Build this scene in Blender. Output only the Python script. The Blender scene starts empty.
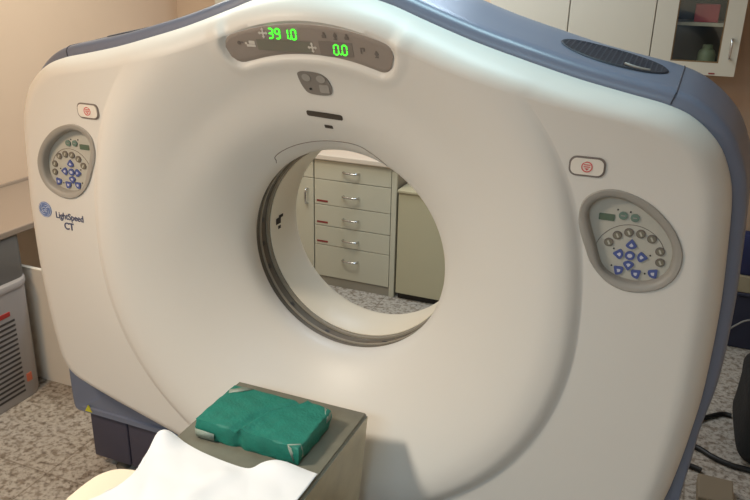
import bpy, bmesh, math, random
from mathutils import Vector, Matrix
random.seed(4)
C = bpy.context.scene.collection
PI = math.pi
# ---------------------------------------------------------------- materials
def lin(c):
    return tuple((v/255/12.92 if v/255 <= .04045 else ((v/255+.055)/1.055)**2.4) for v in c) + (1,)
def mat(name, rgb, rough=.5, metal=0, spec=.5, noise=0, nscale=8, emit=0, bump=0, bscale=60):
    m = bpy.data.materials.new(name); m.use_nodes = True
    nt = m.node_tree; b = nt.nodes['Principled BSDF']
    b.inputs['Roughness'].default_value = rough; b.inputs['Metallic'].default_value = metal
    b.inputs['Specular IOR Level'].default_value = spec
    c = lin(rgb); b.inputs['Base Color'].default_value = c
    if noise or bump:
        tc = nt.nodes.new('ShaderNodeTexCoord')
    if noise:
        n = nt.nodes.new('ShaderNodeTexNoise'); n.inputs['Scale'].default_value = nscale; n.inputs['Detail'].default_value = 4
        r = nt.nodes.new('ShaderNodeValToRGB'); e = r.color_ramp.elements
        e[0].position = .3; e[1].position = .7
        e[0].color = tuple(v*(1-noise) for v in c[:3])+(1,); e[1].color = tuple(min(1, v*(1+noise)) for v in c[:3])+(1,)
        nt.links.new(tc.outputs['Object'], n.inputs['Vector']); nt.links.new(n.outputs['Fac'], r.inputs['Fac'])
        nt.links.new(r.outputs['Color'], b.inputs['Base Color'])
    if bump:
        n2 = nt.nodes.new('ShaderNodeTexNoise'); n2.inputs['Scale'].default_value = bscale; n2.inputs['Detail'].default_value = 3
        bp = nt.nodes.new('ShaderNodeBump'); bp.inputs['Strength'].default_value = bump; bp.inputs['Distance'].default_value = .01
        nt.links.new(tc.outputs['Object'], n2.inputs['Vector']); nt.links.new(n2.outputs['Fac'], bp.inputs['Height'])
        nt.links.new(bp.outputs['Normal'], b.inputs['Normal'])
    if emit:
        b.inputs['Emission Color'].default_value = c; b.inputs['Emission Strength'].default_value = emit
    return m
M = {}
def D(name, *a, **k): M[name] = mat(name, *a, **k)
D('gantry_white', (214,211,205), rough=.42, spec=.4)
D('liner_white', (222,214,196), rough=.4, spec=.4)
D('shell_blue', (108,116,136), rough=.32, spec=.6)
D('seam_dark', (52,54,66), rough=.7)
D('base_blue', (66,64,80), rough=.45)
D('window_dark', (92,87,79), rough=.22, spec=.6)
D('window_rib', (142,134,120), rough=.3)
D('mark_black', (34,32,30), rough=.6)
D('panel_grey', (142,132,124), rough=.5)
D('panel_edge', (122,113,106), rough=.5)
D('lcd_dark', (118,116,104), rough=.3)
D('icon_pale', (205,200,192), rough=.6)
D('icon_dim', (108,100,94), rough=.6)
D('digit_green', (70,255,50), rough=.5, emit=1.5)
D('keypad_grey', (122,116,110), rough=.45)
D('key_pale', (150,146,140), rough=.4)
D('slot_dark', (64,56,48), rough=.6)
D('bezel_grey', (152,148,141), rough=.5)
D('plate_grey', (178,176,166), rough=.5)
D('key_grey', (118,114,100), rough=.4)
D('key_green', (100,124,114), rough=.4)
D('key_blue', (74,88,146), rough=.4)
D('key_glyph', (190,192,205), rough=.5)
D('screen_green', (86,104,88), rough=.3)
D('estop_white', (224,218,208), rough=.4)
D('estop_rim', (120,110,104), rough=.5)
D('estop_red', (204,96,92), rough=.5)
D('logo_blue', (100,122,170), rough=.4)
D('logo_pale', (196,204,222), rough=.5)
D('text_navy', (78,84,112), rough=.6)
D('vent_dark', (34,36,46), rough=.6)
D('vent_slat', (54,57,70), rough=.5)
D('label_yellow', (204,200,52), rough=.5)
D('vinyl_olive', (112,109,96), rough=.42, noise=.12, nscale=14, bump=.15, bscale=25)
D('vinyl_side_reflect', (186,178,152), rough=.32, noise=.12, nscale=9, bump=.15, bscale=18)  # paler than the top: reflection of the scanner painted into the colour
D('sheet_white', (226,224,225), rough=.8, spec=.2)
D('pad_cream', (236,220,196), rough=.6)
D('wrap_green', (20,112,96), rough=.62, noise=.12, nscale=30, bump=.25, bscale=120)
D('tape_grey', (140,152,140), rough=.5, noise=.15, nscale=60)
D('pedestal_blue', (120,128,136), rough=.5)
D('wall_paint', (214,188,163), rough=.85, noise=.03, nscale=2)
D('ceiling_paint', (225,222,215), rough=.9)
D('laminate', (194,188,168), rough=.5)
D('laminate_edge', (150,142,128), rough=.5)
D('cabinet_dark', (86,80,70), rough=.7)
D('counter_pale', (214,200,184), rough=.45)
D('cream_panel', (186,176,146), rough=.5)
D('upper_cream', (202,193,176), rough=.5)
D('chrome', (205,205,205), rough=.2, metal=1)
D('red_strip', (136,52,50), rough=.5)
D('kick_dark', (52,46,40), rough=.8)
D('inside_dark', (84,86,78), rough=.8)
D('wood_edge', (120,92,58), rough=.6)
D('box_pink', (190,70,84), rough=.6)
D('jar_green', (150,160,130), rough=.4)
D('desk_top', (160,142,126), rough=.5)
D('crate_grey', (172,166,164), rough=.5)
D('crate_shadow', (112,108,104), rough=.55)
D('crate_gap', (66,62,60), rough=.8)
D('label_red', (170,50,46), rough=.5)
D('label_orange', (206,112,84), rough=.5)
D('board_white', (236,228,214), rough=.6)
D('cable_black', (24,23,22), rough=.5)
D('cable_grey', (128,124,120), rough=.5)
D('fabric_black', (24,24,25), rough=.9, bump=.3, bscale=50)
D('cabinet_navy', (36,38,58), rough=.7)
D('fabric_navy', (36,40,78), rough=.9, bump=.3, bscale=40)
D('tan_box', (150,138,114), rough=.7)
D('carton_beige', (136,122,102), rough=.7)
def glass_mat():
    m = bpy.data.materials.new('pane_glass'); m.use_nodes = True; nt = m.node_tree
    nt.nodes.remove(nt.nodes['Principled BSDF'])
    t = nt.nodes.new('ShaderNodeBsdfTransparent'); t.inputs['Color'].default_value = (.86,.88,.86,1)
    g = nt.nodes.new('ShaderNodeBsdfGlossy'); g.inputs['Roughness'].default_value = .05
    x = nt.nodes.new('ShaderNodeMixShader'); x.inputs[0].default_value = .07
    o = nt.nodes['Material Output']
    nt.links.new(t.outputs[0], x.inputs[1]); nt.links.new(g.outputs[0], x.inputs[2]); nt.links.new(x.outputs[0], o.inputs[0])
    return m
M['pane_glass'] = glass_mat()
def floor_mat():
    m = bpy.data.materials.new('terrazzo_floor'); m.use_nodes = True; nt = m.node_tree; b = nt.nodes['Principled BSDF']
    b.inputs['Roughness'].default_value = .55
    tc = nt.nodes.new('ShaderNodeTexCoord')
    def ramp(src, stops):
        r = nt.nodes.new('ShaderNodeValToRGB'); r.color_ramp.interpolation = 'LINEAR'
        e = r.color_ramp.elements
        while len(e) < len(stops): e.new(.5)
        for k,(p,c) in enumerate(stops): e[k].position = p; e[k].color = c
        nt.links.new(src, r.inputs['Fac']); return r.outputs['Color']
    n1 = nt.nodes.new('ShaderNodeTexNoise'); n1.inputs['Scale'].default_value = 55; n1.inputs['Detail'].default_value = 3
    n2 = nt.nodes.new('ShaderNodeTexVoronoi'); n2.inputs['Scale'].default_value = 85
    n3 = nt.nodes.new('ShaderNodeTexNoise'); n3.inputs['Scale'].default_value = 30; n3.inputs['Detail'].default_value = 5
    br = nt.nodes.new('ShaderNodeTexBrick'); br.inputs['Scale'].default_value = 1; br.offset = 0
    br.inputs['Brick Width'].default_value = .6; br.inputs['Row Height'].default_value = .6; br.inputs['Mortar Size'].default_value = .004
    br.inputs['Color1'].default_value = br.inputs['Color2'].default_value = (1,1,1,1); br.inputs['Mortar'].default_value = (.55,.5,.45,1)
    for n in (n1, n2, n3, br): nt.links.new(tc.outputs['Object'], n.inputs['Vector'])
    c1 = ramp(n1.outputs['Fac'], [(.36, lin((138,128,118))), (.46, lin((176,167,156))), (.66, lin((192,184,174)))])
    c2 = ramp(n2.outputs['Distance'], [(.10, lin((150,136,122))), (.24, (1,1,1,1))])
    c3 = ramp(n3.outputs['Fac'], [(.38, lin((180,168,156))), (.5, (1,1,1,1))])
    def mul(a, c):
        x = nt.nodes.new('ShaderNodeMix'); x.data_type = 'RGBA'; x.blend_type = 'MULTIPLY'; x.inputs[0].default_value = .8
        nt.links.new(a, x.inputs[6]); nt.links.new(c, x.inputs[7]); return x.outputs[2]
    col = mul(mul(mul(c1, c2), c3), br.outputs['Color'])
    nt.links.new(col, b.inputs['Base Color'])
    return m
M['terrazzo_floor'] = floor_mat()

# ---------------------------------------------------------------- mesh helpers
class MB:
    """collects shapes, built as ONE mesh object; self.mi = material index of what is added next"""
    def __init__(s): s.bm = bmesh.new(); s.mi = 0
    def face(s, vs):
        try: f = s.bm.faces.new(vs); f.material_index = s.mi; return f
        except ValueError: return None
    def box(s, x0, x1, y0, y1, z0, z1, bev=0, seg=2):
        v = [s.bm.verts.new(p) for p in [(x0,y0,z0),(x1,y0,z0),(x1,y1,z0),(x0,y1,z0),(x0,y0,z1),(x1,y0,z1),(x1,y1,z1),(x0,y1,z1)]]
        fs = [s.face([v[i] for i in q]) for q in [(3,2,1,0),(4,5,6,7),(0,1,5,4),(1,2,6,5),(2,3,7,6),(3,0,4,7)]]
        if bev:
            es = list({e for f in fs for e in f.edges})
            r = bmesh.ops.bevel(s.bm, geom=es, offset=bev, segments=seg, affect='EDGES', profile=.5)
            for f in r['faces']: f.material_index = s.mi
        return s
    def grid(s, rows, close_u=False, flip=False):
        R = [[s.bm.verts.new(p) for p in row] for row in rows]
        for a in range(len(R)-1):
            n = len(R[a])
            for b in range(n if close_u else n-1):
                q = [R[a][b], R[a][(b+1) % n], R[a+1][(b+1) % n], R[a+1][b]]
                s.face(q[::-1] if flip else q)
        return R
    def tube(s, pts, r, n=10):
        P = [Vector(p) for p in pts]; rows = []
        up = Vector((0.13,.31,.94)).normalized()
        for i, p in enumerate(P):
            t = (P[min(i+1,len(P)-1)]-P[max(i-1,0)]).normalized()
            a = t.cross(up).normalized(); b = t.cross(a)
            rr = r[i] if isinstance(r, (list,tuple)) else r
            rows.append([p+(a*math.cos(2*PI*k/n)+b*math.sin(2*PI*k/n))*rr for k in range(n)])
        R = s.grid(rows, close_u=True)
        s.face(R[0][::-1]); s.face(R[-1])
        return s
    def prism(s, out, y0, y1):
        """outline in (x,z), front face at y0 (towards -Y), back at y1"""
        a = [s.bm.verts.new((x,y0,z)) for x,z in out]; b = [s.bm.verts.new((x,y1,z)) for x,z in out]
        s.face(a); s.face(b[::-1]); n = len(out)
        for i in range(n): s.face([a[i], b[i], b[(i+1)%n], a[(i+1)%n]])
        return s
    def build(s, name, mats, parent=None, smooth=None, normals=True):
        if not isinstance(mats, (list,tuple)): mats = [mats]
        if normals: bmesh.ops.recalc_face_normals(s.bm, faces=s.bm.faces)
        off = Vector((0,0,0)); p = parent
        while p is not None: off += p.location; p = p.parent
        bmesh.ops.translate(s.bm, verts=s.bm.verts, vec=-off)
        if smooth is not None:
            for f in s.bm.faces: f.smooth = True
            for e in s.bm.edges:
                if len(e.link_faces) == 2 and e.calc_face_angle(0) > math.radians(smooth): e.smooth = False
        me = bpy.data.meshes.new(name); s.bm.to_mesh(me); s.bm.free()
        for m in mats: me.materials.append(M[m])
        o = bpy.data.objects.new(name, me); C.objects.link(o)
        if parent is not None: o.parent = parent
        return o
def tag(o, label, cat, group=None):
    o['label'] = label; o['category'] = cat
    if group: o['group'] = group
    return o
def thing(name, loc, label, cat, group=None):
    o = bpy.data.objects.new(name, None); o.empty_display_size = .1; C.objects.link(o); o.location = loc
    return tag(o, label, cat, group)
def struct(o): o['kind'] = 'structure'; return o
def bx(name, m, parent, *a, bev=.003, **k): return MB().box(*a, bev=bev).build(name, m, parent)
def catmull(pts, n=8, closed=False):
    out = []; N = len(pts)
    for i in range(N if closed else N-1):
        g = lambda k: pts[k % N] if closed else pts[max(0, min(N-1, k))]
        p0,p1,p2,p3 = g(i-1), g(i), g(i+1), g(i+2)
        for j in range(n):
            t = j/n
            out.append(tuple(.5*(2*b+(c-a)*t+(2*a-5*b+4*c-d)*t*t+(3*b-a-3*c+d)*t**3) for a,b,c,d in zip(p0,p1,p2,p3)))
    if not closed: out.append(tuple(pts[-1]))
    return out
def ellipse(cx, cz, rx, rz, n=24, rot=0):
    return [(cx+rx*math.cos(t)*math.cos(rot)-rz*math.sin(t)*math.sin(rot), cz+rx*math.cos(t)*math.sin(rot)+rz*math.sin(t)*math.cos(rot)) for t in [2*PI*k/n for k in range(n)]]
def rrect(cx, cz, hx, hz, r, n=6, rot=0):
    o = []
    for sx, sz, a0 in ((1,1,0),(-1,1,PI/2),(-1,-1,PI),(1,-1,1.5*PI)):
        for k in range(n+1):
            a = a0+PI/2*k/n; x = sx*(hx-r)+r*math.cos(a); z = sz*(hz-r)+r*math.sin(a)
            o.append((cx+x*math.cos(rot)-z*math.sin(rot), cz+x*math.sin(rot)+z*math.cos(rot)))
    return o
def inside(poly, x, z):
    c = False; n = len(poly); j = n-1
    for i in range(n):
        xi,zi = poly[i]; xj,zj = poly[j]
        if (zi > z) != (zj > z) and x < (xj-xi)*(z-zi)/(zj-zi)+xi: c = not c
        j = i
    return c
def scaled(poly, k, dx=0, dz=0):
    cx = sum(p[0] for p in poly)/len(poly); cz = sum(p[1] for p in poly)/len(poly)
    return [(cx+(x-cx)*k+dx, cz+(z-cz)*k+dz) for x,z in poly]

# ---------------------------------------------------------------- the scanner's front surface
ZC=1.064
def sstep(a,b,x):
    t=min(1,max(0,(x-a)/(b-a))); return t*t*(3-2*t)
PROF=[(.35,.250),(.354,.236),(.362,.220),(.38,.198),(.42,.160),(.48,.112),(.54,.068),(.60,.030),(.65,.003),(.69,-.014),(.72,-.021),(.745,-.022)]
def interp(t,x):
    # monotone-ish cubic (catmull) interpolation
    if x<=t[0][0]: return t[0][1]
    if x>=t[-1][0]: return t[-1][1]
    for i in range(len(t)-1):
        if x<=t[i+1][0]: break
    def sl(k):
        if k<=0: return (t[1][1]-t[0][1])/(t[1][0]-t[0][0])
        if k>=len(t)-1: return 0.0
        return (t[k+1][1]-t[k-1][1])/(t[k+1][0]-t[k-1][0])
    h=t[i+1][0]-t[i][0]; u=(x-t[i][0])/h
    return (2*u**3-3*u*u+1)*t[i][1]+(u**3-2*u*u+u)*h*sl(i)+(-2*u**3+3*u*u)*t[i+1][1]+(u**3-u*u)*h*sl(i+1)
def dish(r,s):
    """s = sin(theta); depth y of the front cover"""
    w=1-.97*sstep(.36,.84,s)
    Rc=.79+.06*sstep(0,.85,s)
    q=r*.79/Rc if r>.45 else r
    if r>.45: 
        k=sstep(.45,.6,r); q=r*(1-k)+q*k
    face=-.022*(1-w)
    if q>=.79: return face
    y=interp(PROF,q)
    if q>.745:
        u=(q-.745)/.045; y=-.022+(face+.022)*u*u
    return y
def F(x,z):
    dx,dz=x,z-ZC; r=math.hypot(dx,dz)
    return dish(r,dz/r if r else 0)

# outline of the white front cover, right half, (x, z) at the seam y = .1
HALF = [(0,1.888),(.1,1.88),(.2,1.858),(.3,1.822),(.437,1.775),(.569,1.737),(.70,1.702),(.82,1.676),(.92,1.655),(.985,1.628),(1.045,1.575),(1.08,1.51),
        (1.098,1.44),(1.11,1.315),(1.12,1.154),(1.12,.936),(1.110,.8),(1.099,.70),(1.084,.60),(1.066,.535),(1.032,.49),(.97,.460),(.85,.420),(.75,.390),
        (.56,.335),(.35,.27),(.15,.225),(0,.21)]
HALF_B = HALF[:17]+[(1.110,.68),(1.109,.56),(1.112,.45),(1.112,.36),(1.111,.31),(1.107,.282),(1.095,.270),(1.06,.268),(.9,.268),(.6,.267),(.3,.267),(0,.267)]
def ring(half): return half + [(-x,z) for x,z in half[-2:0:-1]]
def radial(half, n=720):
    """radius by angle of a closed outline round the bore axis"""
    P = catmull(ring(half), 8, True); A = sorted((math.atan2(z-ZC, x), math.hypot(x, z-ZC)) for x,z in P)
    A = [(A[-1][0]-2*PI, A[-1][1])]+A+[(A[0][0]+2*PI, A[0][1])]
    out = []; j = 0
    for k in range(n):
        t = -PI+2*PI*k/n
        while A[j+1][0] < t: j += 1
        (a0,r0),(a1,r1) = A[j],A[j+1]; out.append(r0+(r1-r0)*(t-a0)/max(1e-9,a1-a0))
    return out
NT = 720
TH = [-PI+2*PI*k/NT for k in range(NT)]
RW, RB = radial(HALF), radial(HALF_B)
def pts_of(R): return [(R[k]*math.cos(TH[k]), ZC+R[k]*math.sin(TH[k])) for k in range(NT)]
def normals_of(R):
    P = pts_of(R); N = []
    for k in range(NT):
        a, b = P[k-5], P[(k+5) % NT]; dx, dz = b[0]-a[0], b[1]-a[1]; l = math.hypot(dx,dz); N.append((dz/l, -dx/l))
    return N
# recess of the display band and of the two control panels
RD, HXD, HYD, RRD = .6990, .254, .0415, .036
def band_sdf(x, z):
    r = math.hypot(x, z-ZC); a = (math.atan2(z-ZC, x)-PI/2)*RD
    qx, qy = abs(a)-HXD+RRD, abs(r-RD)-HYD+RRD
    return math.hypot(max(qx,0), max(qy,0))+min(max(qx,qy),0)-RRD
PANEL = catmull([(.757,1.38),(.762,1.42),(.787,1.447),(.827,1.46),(.875,1.453),(.926,1.43),(.973,1.388),(1.001,1.343),(1.01,1.303),(1.001,1.26),(.974,1.227),(.934,1.209),
                 (.888,1.205),(.842,1.222),(.802,1.262),(.780,1.307),(.764,1.346)], 5, True)
PIN = catmull([(.777,1.389),(.785,1.416),(.815,1.436),(.854,1.437),(.898,1.420),(.944,1.387),(.973,1.352),(.987,1.314),(.985,1.274),(.968,1.247),(.937,1.230),
               (.895,1.225),(.851,1.236),(.823,1.260),(.803,1.311),(.785,1.356)], 5, True)
PMID = scaled(PANEL, .885)
def Fd(x, z):
    y = F(x, z)
    if z > 1.55 and abs(x) < .4:
        d = band_sdf(x, z)
        if d < .06:
            y += .010*(1-sstep(-.002,.014,d)) - .004*sstep(0,.018,d)*(1-sstep(.018,.05,d))
    if .7 < abs(x) < 1.05 and 1.15 < z < 1.5 and inside(PMID, abs(x), z): y += .035
    return y
def drape(mb, out, off, rings=4, skirt=.006):
    """a thin plate that follows the front surface; off = how far it stands proud of it"""
    cx = sum(p[0] for p in out)/len(out); cz = sum(p[1] for p in out)/len(out)
    rows = []
    if skirt: rows.append([(x, Fd(x,z)+skirt, z) for x,z in out])
    for k in range(rings):
        s = 1-k/rings
        rows.append([(cx+(x-cx)*s, Fd(cx+(x-cx)*s, cz+(z-cz)*s)-off, cz+(z-cz)*s) for x,z in out])
    R = mb.grid(rows, close_u=True)
    c = mb.bm.verts.new((cx, Fd(cx,cz)-off, cz)); n = len(out)
    for k in range(n): mb.face([R[-1][k], R[-1][(k+1)%n], c])
    return mb

gantry = thing('ct_scanner', (0,.4,0), 'large white ring-shaped CT scanner with blue-grey shell and lit green readouts', 'scanner')
# ---- front cover
mb = MB(); rows = []
for k in range(NT):
    t = TH[k]; c, s = math.cos(t), math.sin(t); Ro = RW[k]
    Rr = .075; rO = Ro-Rr
    Rc = min((.79+.06*sstep(0,.85,s)), rO-.02)
    rs = [.35+(Rc-.35)*(i/64)**1.25 for i in range(65)] + [Rc+(rO-Rc)*i/40 for i in range(1,41)]
    row = [(.353*c, .294, ZC+.353*s), (.3505*c, .288, ZC+.3505*s), (.349*c, .272, ZC+.349*s)]
    for r in rs: row.append((r*c, Fd(r*c, ZC+r*s), ZC+r*s))
    y0 = row[-1][1]
    for i in range(1, 11):
        f = PI/2*i/10; r = rO+Rr*math.sin(f); row.append((r*c, y0+(.1-y0)*(1-math.cos(f)), ZC+r*s))
    r = Ro-.012; row.append((r*c, .104, ZC+r*s))
    rows.append(row)
mb.grid(rows+[rows[0]], flip=True)
bmesh.ops.remove_doubles(mb.bm, verts=mb.bm.verts, dist=1e-6)
mb.build('front_cover', 'gantry_white', gantry, smooth=60)
# ---- blue-grey shell round it: (offset, y)
SEC = [(-.02,.104),(.002,.104),(.020,.107),(.030,.115),(.035,.130),(.038,.16),(.042,.22),(.049,.30),(.056,.38),(.060,.44),(.056,.49),(.045,.54),(.02,.62),(-.01,.70),(-.03,.76)]
NB, PB = normals_of(RB), pts_of(RB)
def shell_pt(k, o, y):
    if PB[k][1] < 1.1 and o > 0: o = o*(.12+.88*sstep(.36,1.05,PB[k][1]))
    return (PB[k][0]+NB[k][0]*o, y, PB[k][1]+NB[k][1]*o)
def shell_off(y):
    for (o0,y0),(o1,y1) in zip(SEC[1:], SEC[2:]):
        if y <= y1: return o0+(o1-o0)*(y-y0)/(y1-y0) if y1 > y0 else o1
    return SEC[-1][0]
def shell_z(x, y):
    o = shell_off(y); best = None
    prev = None
    for k in range(NT):
        if TH[k] < .2 or TH[k] > PI-.2: continue
        p = shell_pt(k, o, y)
        if prev and (prev[0]-x)*(p[0]-x) <= 0 and prev[0] != p[0]: best = prev[2]+(p[2]-prev[2])*(x-prev[0])/(p[0]-prev[0])
        prev = p
    return best
def inset(k, f): return ((PB[k][0])*f, .112, ZC+(PB[k][1]-ZC)*f)
SA = math.radians(32.7); KS = round((SA+PI)/(2*PI)*NT)
def shell_piece(name, ks):
    mb = MB(); rows = []
    for k in ks:
        rows.append([inset(k, .80)]+[inset(k,.97)]+[shell_pt(k, o, y) for o,y in SEC])
    mb.grid(rows)
    return mb.build(name, 'shell_blue', gantry, smooth=40)
kT = list(range(KS, NT+NT//2-KS+1))
kR = [k for k in range(NT) if NT//4 <= k <= KS]
kL = list(range(NT+NT//2-KS, NT))+list(range(0, NT//4+1))
shell_piece('top_cover', kT); shell_piece('side_cover', kR); shell_piece('side_cover', kL)
for k in (KS, NT+NT//2-KS):     # thin dark seam between the top cover and each side cover
    MB().tube([shell_pt(k, o, y) for o,y in SEC[1:-1]], .0022, 6).build('cover_seam', 'seam_dark', gantry)
# ---- rear cover
mb = MB(); rows = []
for k in range(NT):
    c, s = math.cos(TH[k]), math.sin(TH[k]); x,_,z = shell_pt(k, -.03, .76); Ro = math.hypot(x, z-ZC)
    row = [(x,.76,z)]
    for f,y in ((.97,.80),(.93,.815)): row.append((x*f, y, ZC+(z-ZC)*f))
    for r,y in ((.74,.815),(.70,.80),(.62,.765),(.54,.72),(.46,.672),(.40,.632),(.375,.606),(.366,.60)): row.append((r*c, y, ZC+r*s))
    rows.append(row)
mb.grid(rows+[rows[0]]); bmesh.ops.remove_doubles(mb.bm, verts=mb.bm.verts, dist=1e-6)
mb.build('rear_cover', 'gantry_white', gantry, smooth=50)
# ---- bore: dark scan window band, its ribs, the liner
def lathe(mb, prof, n=180, a0=0, a1=2*PI):
    full = abs(a1-a0-2*PI) < 1e-6
    rows = [[(r*math.cos(a0+(a1-a0)*k/n), y, ZC+r*math.sin(a0+(a1-a0)*k/n)) for k in range(n if full else n+1)] for r,y in prof]
    mb.grid(rows, close_u=full); return mb
lathe(MB(), [(.354,.290),(.358,.293),(.358,.380),(.351,.384)]).build('scan_window', 'window_dark', gantry, smooth=50)
lathe(MB(), [(.358,.322),(.3545,.323),(.3545,.331),(.358,.332)]).build('window_rib', 'window_rib', gantry, smooth=30)
lathe(MB(), [(.358,.368),(.352,.369),(.352,.383),(.358,.384)]).build('window_rib', 'window_rib', gantry, smooth=30)
lathe(MB(), [(.36,.384),(.348,.384),(.3465,.386),(.3465,.55),(.349,.575),(.356,.592),(.366,.60)]).build('bore_liner', 'liner_white', gantry, smooth=40)
mb = MB()     # black smudge-like sticker on the liner
for a,b,y0,y1 in ((176,180,.410,.446),(174.6,176.6,.430,.462),(181.2,183.2,.424,.444)):
    lathe(mb, [(.3455,y0+.008),(.3455,y1+.008)], 6, math.radians(a), math.radians(b))
mb.build('sticker', 'mark_black', gantry)
for a in (158,172,186,200,226,252,288):
    lathe(MB(), [(.3568,.334),(.3568,.350)], 6, math.radians(a), math.radians(a+2.6)).build('alignment_mark', 'mark_black', gantry)
# ---- thin seam line over the bore
sp = [(a, r) for a,r in ((127,.366),(125.6,.372),(123.5,.383),(115,.388),(102,.389),(90,.391),(79,.394),(73,.384),(68,.373),(64,.362))]
sp = catmull(sp, 8)
MB().tube([(r*math.cos(math.radians(a)), F(r*math.cos(math.radians(a)), ZC+r*math.sin(math.radians(a)))-.0002, ZC+r*math.sin(math.radians(a))) for a,r in sp], .0016, 6).build('panel_seam', 'panel_edge', gantry)
# ---- display band
disp_mb = MB(); rows = []
NA = 72
for i in range(NA+1):
    a = -(HXD-.002)+2*(HXD-.002)*i/NA; e = abs(a)-(HXD-RRD); h = HYD if e <= 0 else (HYD-RRD)+math.sqrt(max(0, RRD**2-e*e))
    row = []
    for j in range(13):
        r = RD+h*(j/6-1); t = PI/2-a/RD; x, z = r*math.cos(t), ZC+r*math.sin(t)
        row.append((x, F(x,z)+.0065+(.004 if j in (0,12) else 0), z))
    rows.append(row)
disp_mb.grid(rows)
display = disp_mb.build('display_panel', 'panel_grey', gantry, smooth=60)
def Fp(x, z): return F(x,z)+.0065
def flat(mb, out, off, yf=Fp, th=.0008):
    a = [mb.bm.verts.new((x, yf(x,z)-off, z)) for x,z in out]; b = [mb.bm.verts.new((x, yf(x,z)-off+th, z)) for x,z in out]
    mb.face(a); n = len(out)
    for i in range(n): mb.face([a[i], b[i], b[(i+1)%n], a[(i+1)%n]])
SEG = {'0':'abcdef','1':'bc','3':'abgcd','9':'abcdfg'}
def digit(mb, ch, cx, cz, w=.0135, h=.026, s=.0038, yf=Fp):
    g = .0006; hw, hh = w/2, h/2
    def bar(x0,z0,x1,z1):
        sh = .10
        if abs(z1-z0) < 1e-9: o = [(x0+g+s*.3,z0),(x0+g+s*.6,z0+s/2),(x1-g-s*.6,z0+s/2),(x1-g-s*.3,z0),(x1-g-s*.6,z0-s/2),(x0+g+s*.6,z0-s/2)]
        else: o = [(x0,z0+g),(x0+s/2,z0+g+s*.4),(x0+s/2,z1-g-s*.4),(x0,z1-g),(x0-s/2,z1-g-s*.4),(x0-s/2,z0+g+s*.4)]
        flat(mb, [(cx+x+z*sh, cz+z) for x,z in o], .002, yf)
    L = {'a':(-hw,hh,hw,hh),'g':(-hw,0,hw,0),'d':(-hw,-hh,hw,-hh),'b':(hw,0,hw,hh),'c':(hw,-hh,hw,0),'f':(-hw,0,-hw,hh),'e':(-hw,-hh,-hw,0)}
    for q in SEG[ch]: bar(*L[q])
mb = MB()
for ch, x in zip('3910', (-.105,-.084,-.060,-.036)): digit(mb, ch, x, 1.775)
flat(mb, rrect(-.0485,1.7635,.0022,.0022,.001,2), .002)
mb.build('position_readout', 'digit_green', display)['label'] = 'lit green digits reading 391.0'
mb = MB()
for x in (.084,.109): digit(mb, '0', x, 1.7415)
flat(mb, rrect(.0965,1.730,.0022,.0022,.001,2), .002)
mb.build('tilt_readout', 'digit_green', display)['label'] = 'lit green digits reading 0.0'
mb = MB(); flat(mb, rrect(-.070,1.743,.083,.0145,.002,2), .0012); mb.build('text_window', 'lcd_dark', display)
mb = MB(); flat(mb, rrect(.084,1.743,.05,.019,.002,2), .0010); mb.build('text_window', 'panel_edge', display)
def icon_cross(x, z, k=1.0):
    mb = MB()
    flat(mb, rrect(x,z,.013*k,.0022*k,.001,2), .0016); flat(mb, rrect(x,z,.0022*k,.013*k,.001,2), .0016)
    for dx,dz in ((1,0),(-1,0),(0,1),(0,-1)):
        flat(mb, [(x+dx*.0145*k,z+dz*.0145*k),(x+dx*.0085*k-dz*.005*k,z+dz*.0085*k+dx*.005*k),(x+dx*.0085*k+dz*.005*k,z+dz*.0085*k-dx*.005*k)], .0017)
    mb.build('indicator_icon', 'icon_pale', display)
icon_cross(-.128,1.775); icon_cross(.012,1.743)
mb = MB()
flat(mb, rrect(-.172,1.739,.013,.0035,.001,2), .0016); flat(mb, rrect(-.168,1.748,.009,.0045,.002,2), .0016); flat(mb, rrect(-.186,1.745,.003,.003,.0015,3), .0016)
mb.build('indicator_icon', 'icon_pale', display)
for x,z,kind in ((-.207,1.745,0),(.054,1.778,1),(.087,1.778,2),(.121,1.777,1),(.163,1.744,3),(.203,1.738,2)):
    mb = MB()
    if kind == 0: flat(mb, ellipse(x,z,.005,.005,12), .0016); flat(mb, rrect(x+.009,z+.002,.004,.0015,.0005,2), .0016)
    if kind == 1: flat(mb, rrect(x,z-.003,.006,.0045,.002,2), .0016); flat(mb, ellipse(x,z+.0045,.0032,.004,12), .0016)
    if kind == 2: flat(mb, [(x-.006,z),(x,z+.009),(x+.006,z),(x,z-.0075)], .0016); flat(mb, rrect(x,z-.0085,.005,.0015,.001,2), .0016)
    if kind == 3: flat(mb, rrect(x-.0045,z,.002,.008,.001,2), .0016); flat(mb, rrect(x,z+.006,.0062,.002,.001,2), .0016); flat(mb, rrect(x+.0045,z+.002,.002,.004,.001,2), .0016)
    mb.build('indicator_icon', 'icon_dim', display)
# ---- keypad, slot, sensor hole under the display
kp = catmull([(-.053,1.664),(-.047,1.672),(-.03,1.675),(.012,1.672),(.034,1.660),(.044,1.638),(.043,1.620),(.034,1.610),(.008,1.607),(-.03,1.611),(-.044,1.626),(-.051,1.645)], 5, True)
keypad = drape(MB(), kp, .003, 5, .004).build('keypad', 'keypad_grey', gantry, smooth=50)
for o in (ellipse(-.028,1.657,.013,.011,16), ellipse(.017,1.655,.014,.011,16), rrect(.022,1.627,.015,.012,.004,3)):
    drape(MB(), o, .0048, 2, -.001).build('key', 'key_pale', keypad, smooth=50)
drape(MB(), ellipse(-.022,1.624,.004,.0035,10), .0048, 2, -.001).build('indicator', 'mark_black', keypad)
drape(MB(), rrect(.002,1.545,.057,.0085,.006,4,-.055), .0012, 3, .002).build('laser_slot', 'slot_dark', gantry)
drape(MB(), rrect(.002,1.507,.013,.0055,.002,3,-.05), .0012, 3, .002).build('sensor_hole', 'slot_dark', gantry)
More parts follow.
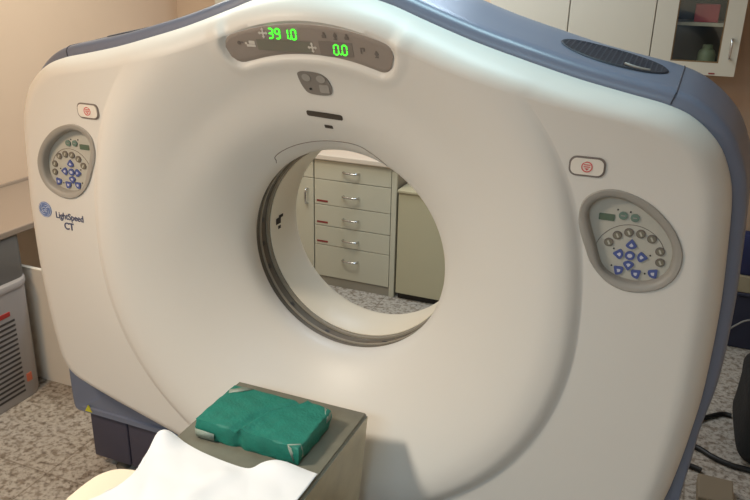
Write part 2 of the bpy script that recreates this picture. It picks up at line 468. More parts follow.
# ---- emergency stops
for sx in (1,-1):
    cx = .763*sx; rot = 0
    e = drape(MB(), rrect(cx,1.509,.043,.0245,.0175,6), .003, 2, .003).build('emergency_stop', 'estop_rim', gantry)
    drape(MB(), rrect(cx,1.509,.0385,.020,.0145,6), .0055, 2, -.002).build('button_face', 'estop_white', e)
    mb = MB()
    def ringflat(cx, cz, r0, r1, off, n=24):
        A = [mb.bm.verts.new((cx+r0*math.cos(2*PI*k/n), Fd(cx,cz)-off, cz+r0*math.sin(2*PI*k/n))) for k in range(n)]
        B = [mb.bm.verts.new((cx+r1*math.cos(2*PI*k/n), Fd(cx,cz)-off, cz+r1*math.sin(2*PI*k/n))) for k in range(n)]
        for k in range(n): mb.face([A[k],A[(k+1)%n],B[(k+1)%n],B[k]])
    ringflat(cx,1.509,.0105,.0135,.0062); fl = lambda o: flat(mb, o, .0062, Fd)
    fl(rrect(cx,1.514,.008,.0013,.0005,2)); fl(rrect(cx,1.509,.008,.0013,.0005,2)); fl([(cx-.006,1.5055),(cx+.006,1.5055),(cx,1.5)])
    mb.build('stop_symbol', 'estop_red', e)
# ---- teardrop control panels, mirrored
for sx in (1,-1):
    X = lambda o: [(x*sx, z) for x,z in o]
    n = len(PANEL)
    def loopat(k, y):
        # k = 0 outer outline, 1 inner outline (matched by angle round the centre)
        cx, cz = .885, 1.33
        src = PANEL if k == 0 else PIN; res = []
        for i in range(96):
            a = 2*PI*i/96; d = (math.cos(a), math.sin(a)); best = 0
            for q in range(len(src)):
                (x0,z0),(x1,z1) = src[q], src[(q+1)%len(src)]; ex, ez = x1-x0, z1-z0; den = d[0]*ez-d[1]*ex
                if abs(den) < 1e-12: continue
                tt = ((x0-cx)*ez-(z0-cz)*ex)/den; uu = ((x0-cx)*d[1]-(z0-cz)*d[0])/den
                if tt > 0 and -1e-6 <= uu <= 1+1e-6: best = max(best, tt)
            res.append((cx+d[0]*best, cz+d[1]*best))
        return res
    o_, i_ = loopat(0,0), loopat(1,0)
    mixp = lambda t, k=1.0: [(a[0]*(1-t)+b[0]*t, a[1]*(1-t)+b[1]*t) for a,b in zip(o_, i_)]
    def ln(l, y): return [(x*sx, y, z) for x,z in l]
    mb = MB()
    mb.grid([ln(mixp(0),.004), ln(mixp(0),-.003), ln(mixp(.12),-.0055), ln(mixp(.5),-.005), ln(mixp(.85),-.002), ln(mixp(1),.003), ln(scaled(mixp(1),.975),.024)], close_u=True)
    cp = mb.build('control_panel', 'bezel_grey', gantry, smooth=45)
    mb = MB(); l = scaled(mixp(1), .985); mb.face([mb.bm.verts.new((x*sx,.0225,z)) for x,z in l])
    mb.build('key_plate', 'plate_grey', cp)
    Y = .0225
    def key(name, mats, outs):
        mb = MB()
        for out, mi, y0 in outs: mb.mi = mi; mb.prism(X(out), y0, Y+.0005)
        return mb.build(name, mats, cp)
    key('status_screen', 'screen_green', [(rrect(.822,1.382,.019,.0085,.002,2), 0, Y-.002)])
    for x,z in ((.860,1.391),(.888,1.389)):
        key('key', ['key_green','key_pale'], [(ellipse(x,z,.0105,.010,18),0,Y-.004),(rrect(x,z,.005,.0013,.0005,2),1,Y-.0046)])
    for x,z in ((.835,1.318),(.853,1.339),(.879,1.350),(.907,1.350),(.934,1.341),(.957,1.312),(.961,1.284)):
        key('key', ['key_grey','plate_grey','icon_dim'], [(ellipse(x,z,.0115,.0108,18),2,Y-.003),(ellipse(x,z,.009,.0085,18),0,Y-.004),(rrect(x,z,.002,.0055,.0008,2,.5),1,Y-.0046)])
    def tri(cx, cz, r, a): return catmull([(cx+r*q*math.cos(a+b), cz+r*q*math.sin(a+b)) for b,q in ((0,1.0),(.55,.72),(1.75,.86),(PI,.62),(-1.75,.86),(-.55,.72))], 4, True)
    for x,z,a in ((.889,1.318,PI/2),(.864,1.291,PI),(.916,1.291,0),(.889,1.267,-PI/2),(.868,1.248,2.5),(.908,1.245,.7),(.948,1.252,.9)):
        key('arrow_key', ['key_blue','key_glyph'], [(tri(x,z,.0155,a),0,Y-.004),(tri(x,z,.0058,a),1,Y-.0047)])
    key('arrow_key', ['key_blue','key_glyph'], [(ellipse(.889,1.291,.012,.0115,18),0,Y-.004),(ellipse(.889,1.291,.006,.0052,14),1,Y-.0047)])
    for x,z in ((.846,1.404),(.876,1.402),(.849,1.303),(.936,1.298),(.849,1.258),(.930,1.249)): key('indicator_lamp', 'mark_black', [(ellipse(x,z,.0022,.0022,8),0,Y-.0015)])
    mb = MB()
    arc = [(.887+.085*math.cos(a), 1.285+.085*math.sin(a)) for a in [math.radians(v) for v in range(25,185,8)]]
    mb.tube([(x*sx, Y-.0003, z) for x,z in arc], .0008, 5); mb.build('printed_line', 'icon_dim', cp)
# ---- badge and lettering on the left
badge = MB().prism(ellipse(-1.006,1.151,.0275,.0275,36), -.0022, .003).build('logo_badge', 'logo_blue', gantry)
mb = MB()
A = ellipse(-1.006,1.151,.0255,.0255,40); B = ellipse(-1.006,1.151,.0238,.0238,40)
av = [mb.bm.verts.new((x,-.0028,z)) for x,z in A]; bv = [mb.bm.verts.new((x,-.0028,z)) for x,z in B]
for k in range(40): mb.face([av[k],av[(k+1)%40],bv[(k+1)%40],bv[k]])
for q in range(4):
    a0 = q*PI/2+.4
    mb.tube([(-1.006+(.021-.006*t)*math.cos(a0+1.1*t), -.0028, 1.151+(.021-.006*t)*math.sin(a0+1.1*t)) for t in [k/8 for k in range(9)]], .0008, 5)
mb.build('badge_ring', 'logo_pale', badge)
def letters(name, body, size, x, z, m, parent, y=-.0012, sx=1.0, shear=0, off=.0):
    cu = bpy.data.curves.new(name, 'FONT'); cu.body = body; cu.size = size; cu.shear = shear; cu.extrude = .0006; cu.offset = off; cu.resolution_u = 3
    t = bpy.data.objects.new(name, cu); C.objects.link(t)
    dg = bpy.context.evaluated_depsgraph_get(); me = bpy.data.meshes.new_from_object(t.evaluated_get(dg))
    bpy.data.objects.remove(t)
    o0 = Vector((0,0,0)); p = parent
    while p is not None: o0 += p.location; p = p.parent
    for v in me.vertices: v.co = Vector((x+v.co.x*sx, y-v.co.z, z+v.co.y))-o0
    me.name = name; me.materials.clear(); me.materials.append(M[m])
    o = bpy.data.objects.new(name, me); C.objects.link(o); o.parent = parent
    w = max(v.co.x for v in me.vertices)-min(v.co.x for v in me.vertices)
    return o
letters('lettering', 'GE', .026, -1.0225, 1.1425, 'logo_pale', badge, y=-.0032, sx=.85, shear=.3, off=-.0002)
letters('lettering', 'LightSpeed', .032, -.962, 1.128, 'text_navy', gantry, sx=.86, off=.0004)
letters('lettering', 'CT', .035, -.930, 1.092, 'text_navy', gantry, sx=.92, off=.0008)
# ---- grilles on the top cover
for sx in (1,-1):
    mb = MB(); cx, cy, ax, ay = .765*sx, .30, .138, .098
    def vz(x, y): return shell_z(x, y)
    n = 40; rows = []
    for f,dz in ((1.03,.0015),(1.0,.004),(.96,.002),(.7,.001),(.4,.001),(.05,.001)):
        rows.append([(cx+ax*f*math.cos(2*PI*k/n), cy+ay*f*math.sin(2*PI*k/n), 0) for k in range(n)])
        rows[-1] = [(x, y, vz(x,y)+dz) for x,y,_ in rows[-1]]
    R = mb.grid(rows, close_u=True); mb.face(R[-1])
    g = mb.build('vent_grille', 'vent_dark', gantry, smooth=60)
    mb = MB()
    for q in range(-9, 10):
        x = cx+q*.0138; h = ay*.95*math.sqrt(max(0, 1-((x-cx)/(ax*.97))**2))
        if h < .01: continue
        ys = [cy-h+2*h*j/6 for j in range(7)]
        mb.grid([[(x+dx, y, vz(x+dx,y)+.0032) for y in ys] for dx in (-.002,.002)])
    for q in range(-4, 5):
        y = cy+q*.02; h = ax*.95*math.sqrt(max(0, 1-((y-cy)/(ay*.97))**2))
        xs = [cx-h+2*h*j/10 for j in range(11)]
        mb.grid([[(x, y+dy, vz(x,y+dy)+.0036) for x in xs] for dy in (-.0015,.0015)])
    mb.build('slats', 'vent_slat', g)
    if sx > 0:
        MB().tube([(x, y, vz(x,y)+.006) for x,y in ((.800,.236),(.822,.228),(.845,.228),(.862,.236))], .0035, 6).build('clip', 'key_pale', g, smooth=60)
# ---- dark plinth, feet, warning triangle
for x0,x1 in ((-1.055,-.872),(-.868,.868),(.872,1.055)):
    MB().box(x0,x1,.121,.70,.052,.282,bev=.008,seg=3).build('plinth_panel', 'base_blue', gantry, smooth=40)
for sx in (-1,1):
    for y in (.165,.66):
        mb = MB(); o = [(math.cos(2*PI*k/16),math.sin(2*PI*k/16)) for k in range(16)]
        R = mb.grid([[(.95*sx+r*a, y+r*b, z) for a,b in o] for r,z in ((.03,0),(.032,.008),(.022,.016),(.016,.05))], close_u=True); mb.face(R[0]); mb.face(R[-1])
        mb.build('leveling_foot', 'cabinet_dark', gantry, smooth=40)
MB().prism([(-1.056,.275),(-1.022,.275),(-1.039,.304)], .1015, .106).build('warning_triangle', 'label_yellow', gantry)

# ---------------------------------------------------------------- patient table
table = thing('patient_table', (0,-1.0,0), 'narrow patient table with olive-grey vinyl top running up to the scanner opening', 'table')
mb = MB()
xa, zt, zb = .227, .70, .36
rows = []
for y, dx in ((-2.5,0),(-.075,0),(-.06,-.012)):
    pass
v = []
out = [(-xa,zt),(xa,zt),(xa-.008,zb),(-xa+.008,zb)]
a = [mb.bm.verts.new((x,-2.4,z)) for x,z in out]; b = [mb.bm.verts.new((x,-.05 if z==zt else -.10,z)) for x,z in out]
mb.mi = 1; mb.face(a); mb.face(b[::-1])
for i in range(4):
    mb.mi = 0 if i == 0 else 1; mb.face([a[i],b[i],b[(i+1)%4],a[(i+1)%4]])
r = bmesh.ops.bevel(mb.bm, geom=list(mb.bm.edges), offset=.008, segments=3, affect='EDGES')
mb.build('cradle', ['vinyl_olive','vinyl_side_reflect'], table, smooth=40)
MB().box(-.19,.19,-2.2,-.30,.0,.355,bev=.02,seg=3).build('pedestal', 'pedestal_blue', table, smooth=40)
mb = MB()
prof = catmull([(-.31,-2.3),(-.31,-.85),(-.313,-.70),(-.312,-.64),(-.303,-.595),(-.275,-.561),(-.222,-.545)], 6)
rows = []
for z,ins in ((.668,.008),(.672,.0),(.69,.0),(.698,.004),(.701,.012)):
    rows.append([(x+ins*.9, y-ins*.7, z) for x,y in prof])
R = mb.grid(rows)
mb.face([*R[-1], mb.bm.verts.new((-.222,-2.3,.701))]); mb.face([*R[0], mb.bm.verts.new((-.222,-2.3,.668))])
mb.build('side_pad', 'pad_cream', table, smooth=40)['label'] = 'cream side pad with rounded end'
# white sheet on the table
mb = MB(); rows = []
be = catmull([(-.222,-.510),(-.234,-.478),(-.243,-.450),(-.238,-.425),(-.213,-.410),(-.165,-.412),(-.107,-.424),(-.03,-.434),(.046,-.437),(.076,-.413),(.112,-.394),(.165,-.386),(.222,-.382)], 7)
XLT = [(-2.3,-.27),(-.80,-.262),(-.71,-.247),(-.66,-.230),(-.61,-.212),(-.57,-.211),(-.53,-.216),(-.51,-.222),(-.3,-.222)]
def xleft(y):
    for (a,xa_),(b,xb_) in zip(XLT, XLT[1:]):
        if y <= b: return xa_+(xb_-xa_)*sstep(0,1,(y-a)/(b-a))
    return XLT[-1][1]
NY = 90
for i in range(NY+1):
    f = (i/NY)**1.8; row = []
    for (x,yb) in be:
        y = yb+(-2.2-yb)*f
        k = 1-sstep(-.222,-.05,x); xx = x+(xleft(y)+.222)*k*sstep(0,.02,f)
        if x < -.222: xx = x*(1-sstep(0,.06,f))+xleft(y)*sstep(0,.06,f)-.0004*(-.222-x)/.02
        g1 = .034*math.exp(-((xx+.232)/.042)**2-((y+.425)/.038)**2)
        g2 = .022*math.exp(-((xx-.12)/.07)**2-((y+.405)/.035)**2)
        g3 = .010*math.exp(-((xx-.0-(y+.5)*.3)/.03)**2)*sstep(0,.03,f)
        rip = .004*math.sin(xx*32+y*18)*math.sin(y*23)*sstep(0,.08,f)
        row.append((xx, y, .7065+g1+g2+g3+abs(rip)))
    rows.append(row)
mb.grid(rows)
sh = mb.build('bed_sheet', 'sheet_white', None, smooth=80)
so = sh.modifiers.new('thick', 'SOLIDIFY'); so.thickness = .0015; so.offset = 1
tag(sh, 'crumpled white sheet spread over the near part of the patient table', 'sheet')
# wrapped green pack
pack = thing('wrapped_pack', (0,-.265,.70), 'green cloth-wrapped sterile pack taped at the corners, lying on the table end', 'pack')
mb = MB(); nx, ny = 44, 26
def pack_top(u, v):
    """u,v in -1..1 -> point of the top"""
    x = -.006+.160*u; y = -.264+.0985*v
    z = .761
    # fold line rising from the front middle to the back right
    fx = .02+.06*(v+1)/2 if v < .2 else .056+.09*(v-.2)
    fx = -.02+.05*(v+1)/2+ .05*sstep(0,1,v)
    d = x-fx
    z += .009*math.exp(-(d/.010)**2) - .012*math.exp(-((d+.02)/.014)**2) + .006*math.exp(-((d-.035)/.03)**2)*(.5+.5*v)
    z -= .004*math.exp(-((u-.95)/.2)**2)+.003*sstep(.2,1,u)*(1-v)/2
    z += .0015*math.sin(u*9+v*4)*math.cos(v*7-u*3)
    return x, y, z
rows = []
for j in range(ny+1):
    v = -1+2*j/ny; rows.append([pack_top(-1+2*i/nx, v) for i in range(nx+1)])
T = mb.grid(rows)
loop = [T[0][i] for i in range(nx+1)]+[T[j][nx] for j in range(1,ny+1)]+[T[ny][i] for i in range(nx-1,-1,-1)]+[T[j][0] for j in range(ny-1,0,-1)]
prevl = loop; L = len(loop); cx, cy = -.006, -.264
for z, gr in ((.752,1.012),(.735,1.016),(.717,1.010),(.706,1.0),(.7005,.985)):
    new = []
    for k, vv in enumerate(loop):
        w = .0022*math.sin(k*.8+z*140)+.002*math.sin(k*.31-z*60)
        f = gr+w*4
        # dent of the centre fold on the front side
        dn = .009*math.exp(-((vv.co.x+.03)/.012)**2) if vv.co.y < -.35 else 0
        new.append(mb.bm.verts.new((cx+(vv.co.x-cx)*f, cy+(vv.co.y-cy)*f+dn, z)))
    for k in range(L): mb.face([prevl[k], prevl[(k+1)%L], new[(k+1)%L], new[k]])
    prevl = new
mb.face(prevl)
wp = mb.build('cloth_wrap', 'wrap_green', pack, smooth=75)
def quad_tape(rows):
    m2 = MB(); m2.grid(rows); o = m2.build('tape_strip', 'tape_grey', pack, smooth=60)
    s2 = o.modifiers.new('thick', 'SOLIDIFY'); s2.thickness = .001; s2.offset = 0
def tp(u, v, up=.0012):
    x,y,z = pack_top(u,v); return (x,y,z+up)
# back left corner (on top), front left (front side), front right corner, back right corner
quad_tape([[tp(-1.0,.62),tp(-.90,.80),tp(-.80,1.0)],[tp(-.98,.40),tp(-.83,.63),tp(-.62,.98)]] if False else [[tp(-.99,.70),tp(-.9,.83),tp(-.78,1.0)],[tp(-.94,.52),tp(-.78,.68),tp(-.58,.97)]])
fy = -.3665
quad_tape([[(-.1705,-.345,.733),(-.1695,-.345,.706)],[(-.1675,fy-.0025,.733),(-.166,fy-.0015,.706)],[(-.14,fy-.0035,.733),(-.14,fy-.0025,.707)],[(-.104,fy-.003,.731),(-.106,fy-.0025,.708)]])
quad_tape([[tp(.80,-.985,.002),tp(.985,-.80,.002)],[(.128,fy-.0015,.750),(.159,-.347,.750)],[(.134,fy-.0022,.735),(.1595,-.344,.735)],[(.142,fy-.0015,.714),(.1585,-.340,.718)]])
quad_tape([[tp(.90,.97,.002),tp(.97,.75,.002)],[(.1575,-.170,.752),(.1575,-.195,.752)],[(.1585,-.174,.735),(.1585,-.200,.735)]])

# ---------------------------------------------------------------- room
XL, XR, YF, YB, ZT = -2.31, 2.6, -4.2, 2.56, 2.75
struct(MB().box(XL-.1,XR+.1,YF-.1,YB+.1,-.08,0).build('floor', 'terrazzo_floor'))
struct(MB().box(XL-.1,XR+.1,YF-.1,YB+.1,ZT,ZT+.08).build('ceiling', 'ceiling_paint'))
struct(MB().box(XL-.1,XL,YF,YB,0,ZT).build('wall_left', 'wall_paint'))
struct(MB().box(XR,XR+.1,YF,YB,0,ZT).build('wall_right', 'wall_paint'))
struct(MB().box(XL-.1,XR+.1,YB,YB+.1,0,ZT).build('wall_back', 'wall_paint'))
struct(MB().box(XL-.1,XR+.1,YF-.1,YF,0,ZT).build('wall_front', 'wall_paint'))

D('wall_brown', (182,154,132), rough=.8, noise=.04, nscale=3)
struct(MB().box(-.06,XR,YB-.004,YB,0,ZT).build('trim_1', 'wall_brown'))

# ---------------------------------------------------------------- cabinets seen through the bore
YC = 2.215
def bow(x0, z0, x1, z1, y, parent, name='handle'):
    mb = MB(); r = .0058; out = .03
    P = [(x0,y,z0),(x0,y-out*.6,z0),(x0*.9+x1*.1,y-out*.95,z0*.9+z1*.1),(x0*.7+x1*.3,y-out*1.1,z0*.7+z1*.3),(x0*.3+x1*.7,y-out*1.1,z0*.3+z1*.7),(x0*.1+x1*.9,y-out*.95,z0*.1+z1*.9),(x1,y-out*.6,z1),(x1,y,z1)]
    mb.tube(catmull(P, 4), r, 8)
    return mb.build(name, 'chrome', parent, smooth=60)
dc = thing('drawer_cabinet', (-.83,2.38,0), 'grey laminate drawer cabinet with five bow-handled drawers, seen through the scanner bore', 'cabinet')
bx('cabinet_body','laminate_edge', dc, -1.105,-.548,YC+.02,YB-.005,.0,.842)
bx('side_stile','laminate', dc, -.582,-.548,YC,YC+.02,.0,.842)
bx('plinth','laminate_edge', dc, -1.102,-.584,YC+.008,YC+.02,.0,.060, bev=.001)
for z0,z1,hz in ((.064,.278,.20),(.282,.408,.336),(.412,.548,.476),(.552,.712,.625),(.716,.838,.779)):
    d = bx('drawer','laminate', dc, -1.101,-.585,YC,YC+.02,z0,z1, bev=.002)
    bow(-.898,hz,-.796,hz,YC,d)
    if .25 < z0 < .6: bx('label_strip','red_strip', d, -1.085,-1.008,YC-.0015,YC+.001,z0+.016,z0+.028, bev=0)
lc = thing('door_cabinet', (-1.4,2.38,0), 'grey laminate cabinet with a narrow door, left of the drawer cabinet', 'cabinet')
bx('cabinet_body','laminate_edge', lc, -1.70,-1.108,YC+.02,YB-.005,.0,.842)
dr = bx('door','laminate', lc, -1.395,-1.109,YC,YC+.02,.064,.712, bev=.002)
bow(-1.15,.645,-1.15,.545,YC,dr)
MB().prism(ellipse(-1.225,.694,.007,.007,12), YC-.003, YC+.001).build('lock', 'mark_black', dr)
bx('drawer','laminate', lc, -1.395,-1.109,YC,YC+.02,.716,.838, bev=.002)
dr = bx('door','laminate', lc, -1.698,-1.399,YC,YC+.02,.064,.838, bev=.002)
tag(bx('worktop','counter_pale', None, -1.72,-.535,YC-.02,YB-.003,.8425,.876, bev=.006), 'pale laminate worktop over the grey drawers at the back wall', 'worktop')
cc = thing('low_cabinet', (-.3,2.38,0), 'low cream cabinet on a dark recessed base, right of the grey drawers', 'cabinet')
bx('cabinet_body','cream_panel', cc, -.530,-.02,2.20,YB-.006,.045,.700)
bx('cabinet_top','cream_panel', cc, -.535,-.015,2.19,YB-.004,.700,.718, bev=.004)
bx('plinth','kick_dark', cc, -.525,-.03,2.23,YB-.01,.0,.045, bev=0)
# ---- wall cabinets
uc = thing('wall_cabinet', (.36,2.4,1.49), 'cream double-door wall cabinet behind the scanner, left of the glass-fronted one', 'cabinet')
bx('cabinet_body','upper_cream', uc, -.06,.766,2.235,YB-.006,1.495,2.30)
bx('door','upper_cream', uc, -.058,.352,2.215,2.235,1.497,2.298, bev=.003)
bx('door','upper_cream', uc, .357,.766,2.215,2.235,1.497,2.298, bev=.003)
gc = thing('glass_cabinet', (.97,2.4,1.49), 'cream wall cabinet with a glazed door at the upper right', 'cabinet')
mb = MB(); X0,X1 = .770,1.165
mb.box(X0,X0+.016,2.237,YB-.006,1.495,2.30).box(X1-.016,X1,2.237,YB-.006,1.495,2.30).box(X0+.016,X1-.016,2.237,YB-.006,1.495,1.513).box(X0+.016,X1-.016,2.237,YB-.006,2.284,2.30)
mb.build('cabinet_body', 'upper_cream', gc)
bx('back_board','inside_dark', gc, X0+.016,X1-.016,YB-.016,YB-.006,1.513,2.284, bev=0)
bx('shelf','upper_cream', gc, X0+.017,X1-.017,2.26,YB-.017,1.722,1.738, bev=.001)
mb = MB(); mb.box(X0,.868,2.213,2.235,1.497,2.298).box(1.086,X1,2.213,2.235,1.497,2.298).box(.868,1.086,2.213,2.235,1.497,1.556).box(.868,1.086,2.213,2.235,2.24,2.298)
dd = mb.build('door', 'upper_cream', gc)
mb = MB(); w = .006
mb.box(.868,.868+w,2.216,2.232,1.556,2.24).box(1.086-w,1.086,2.216,2.232,1.556,2.24).box(.868+w,1.086-w,2.216,2.232,1.556,1.556+w).box(.868+w,1.086-w,2.216,2.232,2.24-w,2.24)
mb.build('glazing_bead', 'wood_edge', dd)
bx('glass_pane','pane_glass', dd, .868+w,1.086-w,2.222,2.226,1.556+w,2.24-w, bev=0)
bow(1.129,1.672,1.129,1.582,2.213,dd)
bx('label_strip','red_strip', dd, 1.050,1.078,2.2115,2.214,1.503,1.510, bev=0)
mb = MB().box(.945,1.055,2.29,2.40,1.7385,1.822,bev=.004); pb = tag(mb.build('carton','box_pink'), 'red-pink carton on the shelf behind the cabinet glass', 'box')
mb = MB(); o = [(math.cos(2*PI*k/20),math.sin(2*PI*k/20)) for k in range(20)]
R = mb.grid([[(1.03+r*a,2.33+r*b,z) for a,b in o] for r,z in ((.034,1.5135),(.042,1.520),(.042,1.585),(.036,1.605),(.024,1.613),(.024,1.63),(.022,1.632))], close_u=True); mb.face(R[0]); mb.face(R[-1])
tag(mb.build('jar','jar_green', smooth=40), 'pale green jar on the cabinet floor behind the glass, below the red-pink carton', 'jar')
wc = thing('wall_cabinet', (-1.4,2.42,1.7), 'cream wall cabinet peeking over the left shoulder of the scanner', 'cabinet')
bx('cabinet_body','upper_cream', wc, -1.83,-1.0,2.32,YB-.003,1.702,2.30)
bx('door','upper_cream', wc, -1.725,-1.0,2.30,2.32,1.704,2.298, bev=.003)
bx('door','upper_cream', wc, -1.83,-1.73,2.30,2.32,1.704,2.298, bev=.003)

# ---------------------------------------------------------------- counter and crates at the left
dk = thing('counter', (-2.05,.2,0), 'wall-hung beige counter along the left wall beside the scanner', 'counter')
bx('countertop','desk_top', dk, XL+.002,-1.72,-1.6,2.0,.795,.825, bev=.005)
bx('backsplash','desk_top', dk, XL+.001,XL+.014,-1.6,2.0,.825,.84, bev=.002)
bx('end_panel','desk_top', dk, XL+.002,-1.74,1.97,2.0,.0,.795, bev=.002)
bx('end_panel','desk_top', dk, XL+.002,-1.74,-1.6,-1.57,.0,.795, bev=.002)
def crate(z0, z1, x1, y0, y1, label, slots):
    t = thing('storage_crate', ((XL+.1+x1)/2,(y0+y1)/2,z0), label, 'crate')
    # rounded plan
    x0 = x1-.42; r = .11 if slots else .05; pl = []
    for cx,cy,a0 in ((x1-r,y1-r,0),(x0+r,y1-r,PI/2),(x0+r,y0+r,PI),(x1-r,y0+r,1.5*PI)):
        for k in range(7): a = a0+PI/2*k/6; pl.append((cx+r*math.cos(a), cy+r*math.sin(a)))
    mb = MB(); ccx, ccy = (x0+x1)/2, (y0+y1)/2
    def loop(f, z): return [(ccx+(x-ccx)*f, ccy+(y-ccy)*f, z) for x,y in pl]
    top = z1-.028 if slots else z1
    if not slots:
        mb = MB(); R = mb.grid([loop(.985,z0), loop(1,z0+.012), loop(1,z1-.01), loop(.985,z1)], close_u=True); mb.face(R[0]); mb.face(R[-1])
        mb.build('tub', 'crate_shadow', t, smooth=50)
        MB().box(x1-.003, x1+.004, y0+.16, y1-.2, z1-.085, z1-.06, bev=.0015).build('grip', 'crate_gap', t)
        return t
    R = mb.grid([loop(.95,z0), loop(.965,z0+.01), loop(.985,top)], close_u=True); mb.face(R[0]); mb.face(R[-1])
    mb.build('tub', 'crate_grey' if slots else 'crate_shadow', t, smooth=50)
    mb = MB(); R = mb.grid([loop(.985,top), loop(1.005,top), loop(1.01,top+.006), loop(1.01,z1-.006), loop(1.0,z1)], close_u=True); mb.face(R[0]); mb.face(R[-1])
    mb.build('rim', 'crate_grey', t, smooth=40)
    if slots:
        mb = MB()
        n = 16
        for k in range(n):
            z = z0+.045+k*.0245; xf = ccx+(x1-ccx)*(.966+.02*(z-z0)/(top-z0))
            if z < .435 : mb.box(xf-.004, xf+.002, y0+.10, y1-.145, z, z+.010)
        mb.build('slots', 'crate_gap', t)
        z = .455; xf = ccx+(x1-ccx)*.984
        MB().box(xf-.003,xf+.003,y0+.1,y1-.165,z-.010,z+.012,bev=.002).build('handle_label','label_red',t)
        MB().box(xf-.008,xf+.0005,y1-.128,y1-.10,.085,.125).build('sticker','label_orange',t)
    return t
crate(0, .588, -1.70, .02, .53, 'grey slatted plastic crate with a red label, on the floor under the counter', True)
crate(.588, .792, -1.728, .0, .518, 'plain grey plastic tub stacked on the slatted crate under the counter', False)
tag(MB().box(-1.98,-1.26,.556,.578,0,.60,bev=.003).build('side_board','board_white'), 'low off-white board standing on the floor between the crates and the scanner', 'board')

# ---------------------------------------------------------------- things past the right side of the scanner
nc = thing('equipment_cabinet', (1.7,2.45,0), 'low dark navy cabinet by the back wall at the right edge', 'cabinet')
bx('cabinet_body','cabinet_navy', nc, 1.30,2.0,2.40,YB-.006,.0,.315, bev=.008)
bx('cabinet_top','cabinet_navy', nc, 1.29,2.01,2.39,YB-.006,.315,.33, bev=.004)
tag(MB().box(1.315,1.62,2.41,2.52,.33,.425,bev=.005).build('carton','tan_box'), 'tan carton lying on the low navy cabinet at the right edge', 'box')
def lump(name, m, c, r, seed, label, cat, squash=.55):
    random.seed(seed); mb = MB(); bmesh.ops.create_icosphere(mb.bm, subdivisions=4, radius=1)
    ph = [random.uniform(0,6) for _ in range(6)]
    for v in mb.bm.verts:
        p = v.co.copy(); s = lambda q: math.copysign(abs(q)**squash, q)
        k = 1+.05*math.sin(5*p.x+ph[0])*math.sin(4*p.y+ph[1])+.04*math.sin(7*p.z+ph[2]+3*p.x)
        v.co = Vector((c[0]+r[0]*s(p.x)*k, c[1]+r[1]*s(p.y)*k, max(c[2]-r[2]*.97, c[2]+r[2]*s(p.z)*k)))
    zmin = min(v.co.z for v in mb.bm.verts)
    for v in mb.bm.verts: v.co.z += (c[2]-r[2])-zmin
    return tag(mb.build(name, m, smooth=80), label, cat)
lump('cloth_bundle','fabric_navy',(1.47,2.465,.545),(.145,.05,.12),3,'dark blue cloth bundle on top of the tan carton','cloth')
lump('shoulder_bag','fabric_black',(1.575,1.45,.20),(.19,.30,.20),8,'black bag slumped on the floor at the right edge','bag')
tag(MB().box(1.245,1.375,.86,1.02,.0,.055,bev=.006).build('small_carton','carton_beige'), 'small beige carton on the floor at the bottom right corner','box')
g = 'black cables on the floor between the scanner and the black bag'
def cable(pts, r, m, label, grp=None):
    mb = MB().tube(catmull(pts, 8), r, 8); return tag(mb.build('cable', m, smooth=60), label, 'cable', grp)
cable([(1.10,1.40,.012),(1.18,1.42,.012),(1.27,1.53,.012),(1.34,1.60,.012),(1.37,1.615,.012),(1.395,1.61,.012)], .011,'cable_black','black cable on the floor running to the bag, uppermost of the three in the photo', g)
cable([(1.04,1.32,.012),(1.16,1.30,.012),(1.25,1.27,.012),(1.31,1.225,.012),(1.38,1.195,.0125),(1.44,1.19,.0125),(1.50,1.18,.0125)], .0125,'cable_black','thicker black cable curving across the floor in front of the bag', g)
cable([(1.02,1.12,.012),(1.14,1.13,.012),(1.22,1.12,.012),(1.262,1.105,.012)], .012,'cable_black','short black cable end beside the small beige carton', g)
cable([(1.30,2.33,.006),(1.345,2.34,.04),(1.375,2.36,.10),(1.42,2.37,.15),(1.48,2.375,.19),(1.60,2.38,.20)], .005,'cable_grey','thin grey wire sagging in front of the low navy cabinet')

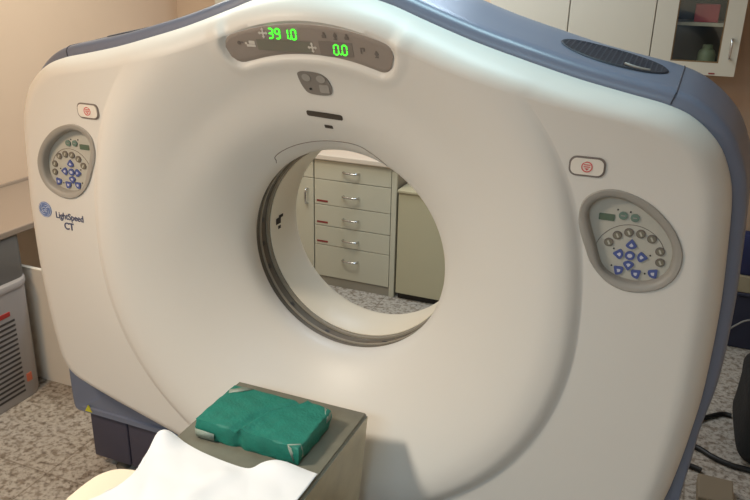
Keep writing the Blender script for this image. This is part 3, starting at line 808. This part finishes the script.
# ---------------------------------------------------------------- lights
def area(name, loc, size, power, col, target=None, shape='RECTANGLE', sy=None):
    l = bpy.data.lights.new(name, 'AREA'); l.energy = power; l.color = col; l.shape = shape; l.size = size
    if sy: l.size_y = sy
    o = bpy.data.objects.new(name, l); C.objects.link(o); o.location = loc
    if target: o.rotation_euler = (Vector(target)-Vector(loc)).to_track_quat('-Z','Y').to_euler()
    return o
dl = area('ceiling_downlight', (-1.25,-1.42,2.70), .5, 27, (1,.64,.33), shape='DISK')
dl = area('fill_spot', (-1.22,-1.40,2.69), .5, 8.8, (.97,1,.94), target=(.3,-.3,.4), shape='DISK')  # added second lamp beside the downlight, fill aimed at the table
dl.data.spread = math.radians(75)
area('overhead_light', (.3,-3.2,2.73), 1.6, 51, (.56,.81,1), sy=.8)  # added fill light from behind the camera, no known fixture
area('overhead_light', (.35,.15,2.73), .8, 12.5, (.62,.92,1), sy=.5)
area('overhead_light', (-1.2,1.0,2.73), 1.0, 26, (1,1,.88), sy=.5)  # added to brighten the left wall and the rear of the room
area('overhead_light', (-.3,1.7,2.73), 1.0, 20, (.68,.83,1), sy=.4)  # added fill in front of the back cabinets, source unseen
w = bpy.data.worlds.new('World'); w.use_nodes = True; bpy.context.scene.world = w
w.node_tree.nodes['Background'].inputs[0].default_value = (.9,.9,1,1); w.node_tree.nodes['Background'].inputs[1].default_value = .05

# ---------------------------------------------------------------- camera

cam = bpy.data.cameras.new('camera'); co = bpy.data.objects.new('camera', cam); C.objects.link(co)
px, py, pz, yaw, pitch, roll, foc = [0.9472637831851957, -1.8147870175591054, 1.9397663277435877, 0.3839136321551122, 0.36044729937110787, -0.023012530829645647, 740.9911449464793]
f = Vector((-math.sin(yaw)*math.cos(pitch), math.cos(yaw)*math.cos(pitch), -math.sin(pitch)))
r = f.cross(Vector((0,0,1))).normalized(); d = f.cross(r)
r2 = math.cos(roll)*r+math.sin(roll)*d; d2 = -math.sin(roll)*r+math.cos(roll)*d
mt = Matrix((r2, -d2, -f)).transposed().to_4x4(); mt.translation = (px,py,pz)
co.matrix_world = mt
cam.sensor_width = 36; cam.lens = foc*36/750; cam.clip_start = .05
sc = bpy.context.scene; sc.camera = co
sc.view_settings.view_transform = 'Standard'; sc.view_settings.look = 'None'; sc.view_settings.gamma = 1; sc.view_settings.use_curve_mapping = False
sc.view_settings.exposure = 0.05
